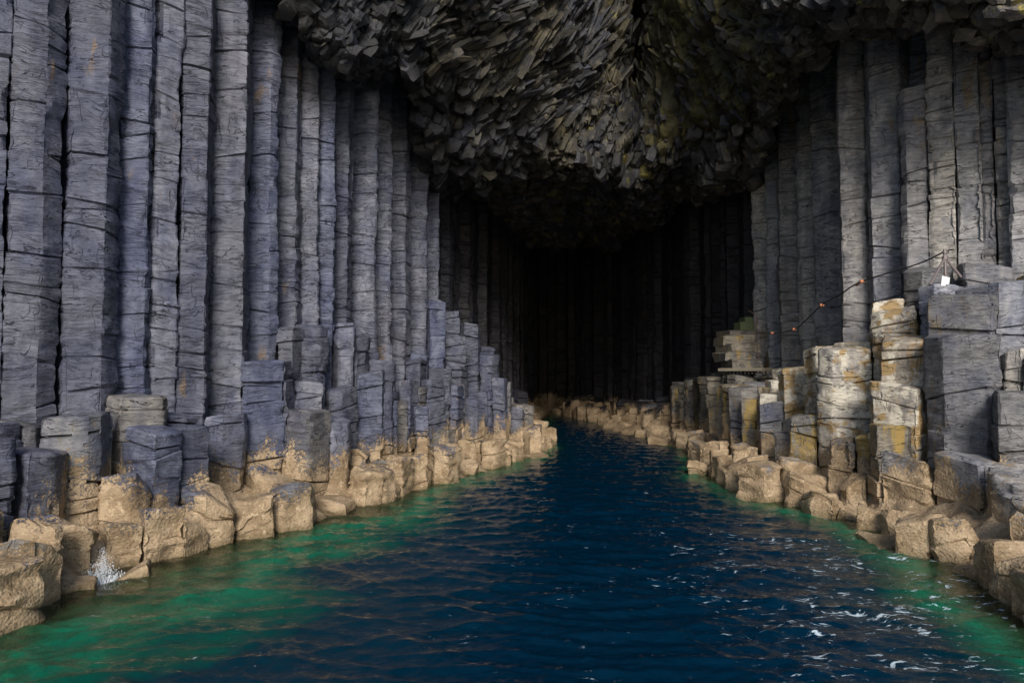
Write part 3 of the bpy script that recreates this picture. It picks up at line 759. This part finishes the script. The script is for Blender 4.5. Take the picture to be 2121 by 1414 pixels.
def sea_mat():
    N = NB('sea_water'); P = N.pos(); X, Y, Zz = N.sep(P)
    at_ = N.n('ShaderNodeAttribute', attribute_name='depth'); D = at_.outputs['Fac']
    D = N.math('ADD', D, N.math('MULTIPLY', N.math('SUBTRACT', N.noise(P, 1.3, 4, .6), .5), .5))
    body = N.ramp(N.math('DIVIDE', D, 4.0, clamp=True), [(0, (.15, .13, .06)), (.12, (.08, .15, .06)), (.24, (.0, .22, .115)), (.35, (.0, .07, .045)), (.46, (.0, .020, .034)), (.8, (.0, .017, .040))])
    weed = N.step(N.noise(N.mapping(P, (1, 1, 1), (5, 2, 0)), 1.3, 6, .7), .49, .60); body = N.mix(N.math('MULTIPLY', N.math('MULTIPLY', weed, .6), N.math('SUBTRACT', 1, N.step(D, 1.0, 1.6))), body, (.012, .035, .022))
    alpha = N.step(D, .0, 1.8)
    dif = N.n('ShaderNodeBsdfDiffuse'); tr = N.n('ShaderNodeBsdfTransparent'); gl = N.n('ShaderNodeBsdfGlossy'); fr = N.n('ShaderNodeFresnel')
    tr.inputs[0].default_value = (.75, .95, .80, 1); fr.inputs[0].default_value = 1.33; gl.inputs['Roughness'].default_value = .06
    h = N.math('ADD', N.noise(N.mapping(P, (1, 1.5, 1)), 5.5, 5, .62, .6), N.math('MULTIPLY', N.noise(P, 22, 3, .6), .25))
    bmp = N.bump(h, .32, .05)
    for nd in (dif, gl, fr): N.l(bmp, nd.inputs['Normal'])
    # foam flecks, thick on the right foreground
    cl = N.noise(N.mapping(P, (1, 1, 1)), .8, 3, .6)
    fl = N.noise(N.mapping(N.vadd(P, N.ncol(P, 2.0), .5), (2.0, 6.5, 1), rot=(0, 0, .35)), 2.1, 6, .72)
    rightness = N.math('MULTIPLY', N.step(X, -1.5, 5.5), N.math('SUBTRACT', 1, N.step(Y, 10, 21)))
    thr = N.math('ADD', fl, N.math('MULTIPLY', N.math('SUBTRACT', cl, .5), .45)); thr = N.math('ADD', thr, N.math('MULTIPLY', rightness, .115))
    foam = N.math('MULTIPLY', N.step(thr, .69, .77), .95)
    shore = N.math('MULTIPLY', N.step(at_.outputs['Fac'], .0, .05), N.math('SUBTRACT', 1, N.step(at_.outputs['Fac'], .12, .5)))
    foam2 = N.math('MULTIPLY', N.step(N.math('ADD', fl, N.math('MULTIPLY', N.math('SUBTRACT', cl, .5), .5)), .56, .66), shore)
    wash = N.math('MULTIPLY', N.math('MULTIPLY', N.step(X, 4.2, 6.0), N.math('SUBTRACT', 1, N.step(Y, 10.5, 14.5))), N.math('SUBTRACT', 1, N.step(at_.outputs['Fac'], .9, 1.9)))
    foam3 = N.math('MULTIPLY', N.step(N.math('ADD', fl, N.math('MULTIPLY', N.math('SUBTRACT', cl, .5), .6)), .57, .67), wash)
    foam = N.math('MAXIMUM', foam, N.math('MULTIPLY', foam2, .7)); foam = N.math('MAXIMUM', foam, N.math('MULTIPLY', foam3, .8))
    N.l(N.mix(foam, body, (.55, .65, .72)), dif.inputs[0])
    m1 = N.n('ShaderNodeMixShader'); N.put(m1.inputs[0], N.math('MAXIMUM', alpha, foam)); N.l(tr.outputs[0], m1.inputs[1]); N.l(dif.outputs[0], m1.inputs[2])
    m2 = N.n('ShaderNodeMixShader'); N.l(N.math('MULTIPLY', fr.outputs[0], N.math('SUBTRACT', 1, foam)), m2.inputs[0]); N.l(m1.outputs[0], m2.inputs[1]); N.l(gl.outputs[0], m2.inputs[2])
    N.l(m2.outputs[0], N.out.inputs[0])
    return N.m
sea = mesh_obj('sea', np.stack([GX.ravel(), GY.ravel(), Z.ravel()], 1), np.stack([I, I + 1, I + nx + 1, I + nx], 1), sea_mat(), sharp=None)
at_ = sea.data.attributes.new('depth', 'FLOAT', 'POINT'); at_.data.foreach_set('value', depth.astype(np.float32).ravel())
tag(sea, kind='structure')
# open sea all round, a few cm lower where the sheets meet
gx = np.linspace(-400, 400, 9)
om = simple('open_sea', (.0, .02, .04), .12)
V = [(-400, -600, -.12), (400, -600, -.12), (400, 70, -.12), (-400, 70, -.12), (-12.8, -6.8, -.12), (12.8, -6.8, -.12), (12.8, 61, -.12), (-12.8, 61, -.12)]
o = mesh_obj('open_water', V, [(0, 1, 5, 4), (1, 2, 6, 5), (2, 3, 7, 6), (3, 0, 4, 7)], om, smooth=False); tag(o, kind='structure')
# sea bed of sunken column stumps
bx = np.linspace(-14, 14, 340); by = np.linspace(-7, 62, 860); BX, BY = np.meshgrid(bx, by); pb = np.stack([BX.ravel(), BY.ravel()], 1)
ins = (BX > XL(BY)) & (BX < XR(BY)); d1 = np.minimum(seg_dist(pb, shL) * .62, seg_dist(pb, shR)).reshape(BX.shape)
dland = np.minimum(seg_dist(pb, shL), seg_dist(pb, shR)).reshape(BX.shape)
bz = np.where(ins, -.12 - d1 * .9, +.10 + .55 * np.clip(dland, 0, 1.2))
bz = bz + np.where(ins, .22, .34) * fbm(BX * 1.9, BY * 1.9, 0, 5, 71); bz = np.clip(bz, -7, 1.0)
n2y, n2x = BX.shape; I = (np.arange(n2y - 1)[:, None] * n2x + np.arange(n2x - 1)[None]).reshape(-1)
sb = mesh_obj('seabed', np.stack([BX.ravel(), BY.ravel(), bz.ravel()], 1), np.stack([I, I + 1, I + n2x + 1, I + n2x], 1), M['right'], sharp=None)
tag(sb, kind='structure')

# ---------------------------------------------------------------- handrail, tripod, sign, steps, splash
M['steel'] = simple('galvanised_steel', (.20, .17, .17), .5, .3)
M['cable'] = simple('black_cable', (.012, .012, .012), .6)
M['rust'] = simple('rusty_fitting', (.50, .20, .10), .7)
M['rail'] = simple('brown_rail', (.10, .055, .035), .7)
M['white'] = simple('white_board', (.78, .78, .78), .5, var=.03)
M['concrete'] = simple('pale_concrete', (.17, .15, .11), .85, var=.4, scale=5, bump=.6)
M['greenp'] = simple('algae_green_concrete', (.09, .11, .05), .8, var=.4, scale=6, bump=.6)
M['foam'] = simple('white_spray', (.8, .84, .88), .3, var=.08)
def tube(pts, r, n=8, closed_ends=True):
    pts = [np.array(p, float) for p in pts]; V, Fc = [], []
    for i, p in enumerate(pts):
        d = (pts[min(i + 1, len(pts) - 1)] - pts[max(i - 1, 0)]); d /= np.linalg.norm(d)
        u = np.cross(d, (0, 0, 1) if abs(d[2]) < .95 else (1, 0, 0)); u /= np.linalg.norm(u); v = np.cross(d, u)
        rr = r[i] if isinstance(r, (list, tuple)) else r
        V += [p + rr * (math.cos(a) * u + math.sin(a) * v) for a in np.linspace(0, 2 * math.pi, n + 1)[:-1]]
    for i in range(len(pts) - 1):
        for k in range(n): Fc.append((i * n + k, i * n + (k + 1) % n, (i + 1) * n + (k + 1) % n, (i + 1) * n + k))
    Fc += [tuple(range(n))[::-1], tuple((len(pts) - 1) * n + k for k in range(n))]
    return V, Fc
def join(*parts):
    V, Fc = [], []
    for v, f in parts:
        b = len(V); V += [tuple(x) for x in v]; Fc += [tuple(b + i for i in q) for q in f]
    return V, Fc
def block(c, sx_, sy_, sz, rot=0, ch=.03, rough=.0, seed=0):
    """chamfered, slightly worn block, base centre at c"""
    r = random.Random(seed); V = []; Fc = []
    for z, k in ((0, 1), (sz - ch, 1), (sz, 1 - ch / min(sx_, sy_) * 2)):
        for a, b in ((-1, -1), (0, -1.02), (1, -1), (1.02, 0), (1, 1), (0, 1.02), (-1, 1), (-1.02, 0)):
            x = a * sx_ / 2 * k + r.uniform(-rough, rough); y = b * sy_ / 2 * k + r.uniform(-rough, rough)
            V.append((c[0] + x * math.cos(rot) - y * math.sin(rot), c[1] + x * math.sin(rot) + y * math.cos(rot), c[2] + z + r.uniform(-rough, rough) * .5))
    for q in range(2):
        for i in range(8): Fc.append((q * 8 + i, q * 8 + (i + 1) % 8, (q + 1) * 8 + (i + 1) % 8, (q + 1) * 8 + i))
    Fc += [tuple(range(8))[::-1], tuple(range(16, 24))]
    return V, Fc
def local(name, VF, mat, parent=None, origin=(0, 0, 0), sharp=35):
    V, Fc = VF; V = np.array(V, float) - np.array(origin)
    o = mesh_obj(name, V, Fc, mat, parent, sharp=sharp)
    if not parent: o.location = origin
    return o
# tripod bracket carrying the cable's upper end
apex = np.array(at(1957, 522, 15.0)); bs = apex - np.array([0, 0, .95])
tp = empty('tripod_bracket', tuple(bs), 'grey steel tripod bracket holding the upper end of the black handrail cable', 'bracket')
for q, dd in (((1926, 590), .25), ((1991, 574), .05), ((1958, 590), -.35)):
    f = np.array(at(q[0], q[1], 15.0 - dd)); local('leg', tube([apex - np.array([0, 0, .12]), f], .028), M['steel'], tp, bs)
local('mast', tube([apex - np.array([0, 0, .55]), apex + np.array([0, 0, .06])], .034), M['steel'], tp, bs)
local('collar', join(tube([apex - np.array([0, 0, .16]), apex - np.array([0, 0, .08])], .06), tube([apex - np.array([0, 0, .03]), apex + np.array([0, 0, .02])], .055)), M['steel'], tp, bs)
sc_p = np.array(at(1957, 578, 14.9)) - np.array([0, 0, .14])
V = []; a0 = sc_p
sg = empty('notice_board', tuple(sc_p), 'small blank white board fixed low on the mast of the steel tripod', 'sign')
pl = [(-.10, 0, -.06), (.02, 0, -.04), (.02, 0, .02), (.17, 0, .05), (.19, 0, .36), (-.06, 0, .40)]
pl = [(-.09, .0), (.0, .0), (.01, .03), (.08, .04), (.10, .17), (-.06, .21)]
Vb = [(x, -.012, z) for x, z in pl] + [(x, .012, z) for x, z in pl]
Fb = [tuple(range(6)), tuple(range(6, 12))[::-1]] + [(i, i + 6, (i + 1) % 6 + 6, (i + 1) % 6) for i in range(6)]
mesh_obj('panel', Vb, Fb, M['white'], sg)
local('clamp', tube([(0.05, .02, .2), (0.05, .09, .2)], .02), M['steel'], sg)
# sagging cable and its fittings
cpx = [(1975, 517, 15.0), (1957, 521, 15.0), (1900, 547, 15.6), (1785, 583, 16.9), (1740, 610, 18.0), (1702, 632, 19.2), (1672, 660, 20.2), (1645, 682, 21.2), (1600, 690, 23.4), (1568, 690, 25.9)]
cpt = [np.array(at(*c)) for c in cpx]; sm = []
for i in range(len(cpt) - 1):
    p0, p1, p2, p3 = cpt[max(i - 1, 0)], cpt[i], cpt[i + 1], cpt[min(i + 2, len(cpt) - 1)]
    for t in np.linspace(0, 1, 8)[:-1]:
        sm.append(.5 * (2 * p1 + (p2 - p0) * t + (2 * p0 - 5 * p1 + 4 * p2 - p3) * t * t + (3 * p1 - p0 - 3 * p2 + p3) * t ** 3))
sm.append(cpt[-1])
o = local('handrail_cable', tube(sm, .016, 6), M['cable'], None, tuple(cpt[0])); tag(o, 'thin black handrail cable sagging across the right cliff down to the steps', 'cable')
names = ['highest', 'second highest', 'third highest', 'lowest']
for i, k in enumerate((3, 5, 7, 8)):
    p = cpt[k]; e = empty('cable_bolt', tuple(p), 'small rusty orange bolt pinning the black cable to the cliff, %s of four' % names[i], 'bolt', 'bolts along the handrail cable')
    local('ring', tube([p + np.array([-.06, -.03, 0]), p + np.array([.04, -.03, 0])], .036), M['rust'], e, p)
    local('shank', tube([p, p + np.array([.30, .9, .02])], .022), M['rust'], e, p)
# post at the foot of the cable
pt = np.array(at(1569, 725, 26)); hd = np.array(at(1567, 652, 26))
o = empty('rail_post', tuple(pt), 'thin brown upright rail post where the handrail cable ends beside the steps', 'post')
local('shaft', tube([pt - np.array([0, 0, .4]), hd], .016), M['rail'], o, pt); local('crossbar', tube([at(1550, 643, 26), hd], .014), M['rail'], o, pt)
# concrete steps
for i, (x0, x1, y) in enumerate(((1512, 1574, 762), (1498, 1560, 745), (1506, 1566, 728), (1496, 1560, 712), (1503, 1556, 700))):
    d = 25.8 + i * .5; a_, b_ = np.array(at(x0, y, d)), np.array(at(x1, y, d)); c = (a_ + b_) / 2 - np.array([0, 0, .05])
    o = local('concrete_step', block(c - np.array([0, -.5, .0]), b_[0] - a_[0], 1.5, (.36), .05 + .06 * ((i * 7) % 3 - 1), .06, .06, i), M['ochre'], None, tuple(c))
    tag(o, 'pale worn concrete step beside the cave mouth, %s' % ('lowest of the flight' if i == 0 else 'topmost of the flight' if i == 4 else '%s from the bottom of the flight' % ordn(i)), 'step', 'concrete steps beside the cave mouth')
c = np.array(at(1540, 700, 28.2)); o = local('concrete_block', join(block(c, .5, .7, .62, .1, .03, .02, 8), block(c + np.array([.1, .02, .6]), .3, .6, .22, .1, .03, .02, 9)), M['greenp'], None, tuple(c))
tag(o, 'green algae-covered concrete block standing above the pale steps', 'block')
a_, b_ = np.array(at(1508, 768, 25.2)), np.array(at(1600, 768, 24.2)); dv = (b_ - a_) / np.linalg.norm(b_ - a_)
lg = empty('landing_stage', tuple(a_), 'narrow concrete landing with a dark toothed edge below the steps', 'landing')
c = (a_ + b_) / 2; local('slab', block(c + np.array([0, .45, 0]), np.linalg.norm(b_ - a_), 1.0, .10, math.atan2(dv[1], dv[0]), .02, .01, 3), M['concrete'], lg, a_)
for k in range(12):
    q = a_ + (b_ - a_) * ((k + .5) / 12) + np.array([0, -.05, -.10]); local('edge_tooth', block(q, .06, .06, .13, 0, .01, .004, k), M['wet'], lg, a_)
# splash of white water in the notch of the left shore
c = np.array([-6.0, 10.85, .0]); V, Fc = [], []
rs = random.Random(5)
for k in range(1500):
    t = rs.random(); rr = (1 - t) * .42 + .04
    p = np.array([c[0] + rs.gauss(0, rr * .42) - .06, c[1] + rs.gauss(0, rr * .4), c[2] - .05 + t * t * .50 * rs.uniform(.5, 1.1)])
    s0 = rs.uniform(.003, .011) * (1.3 - t); dirv = np.array([rs.gauss(0, .5), rs.gauss(0, .5), rs.uniform(.3, 2.2)]); dirv /= np.linalg.norm(dirv); L = s0 * rs.uniform(1, 4)
    u = np.cross(dirv, (0, 1, .1)); u /= np.linalg.norm(u); v = np.cross(dirv, u); b = len(V)
    V += [p + dirv * L, p - dirv * L] + [p + s0 * (math.cos(a) * u + math.sin(a) * v) for a in (0, 1.57, 3.14, 4.71)]
    for a in range(4): Fc += [(b, b + 2 + a, b + 2 + (a + 1) % 4), (b + 1, b + 2 + (a + 1) % 4, b + 2 + a)]
o = local('splash', (V, Fc), M['foam'], None, tuple(c)); tag(o, 'white splash of spray in the notch of the left waterline', 'splash', kind='stuff')
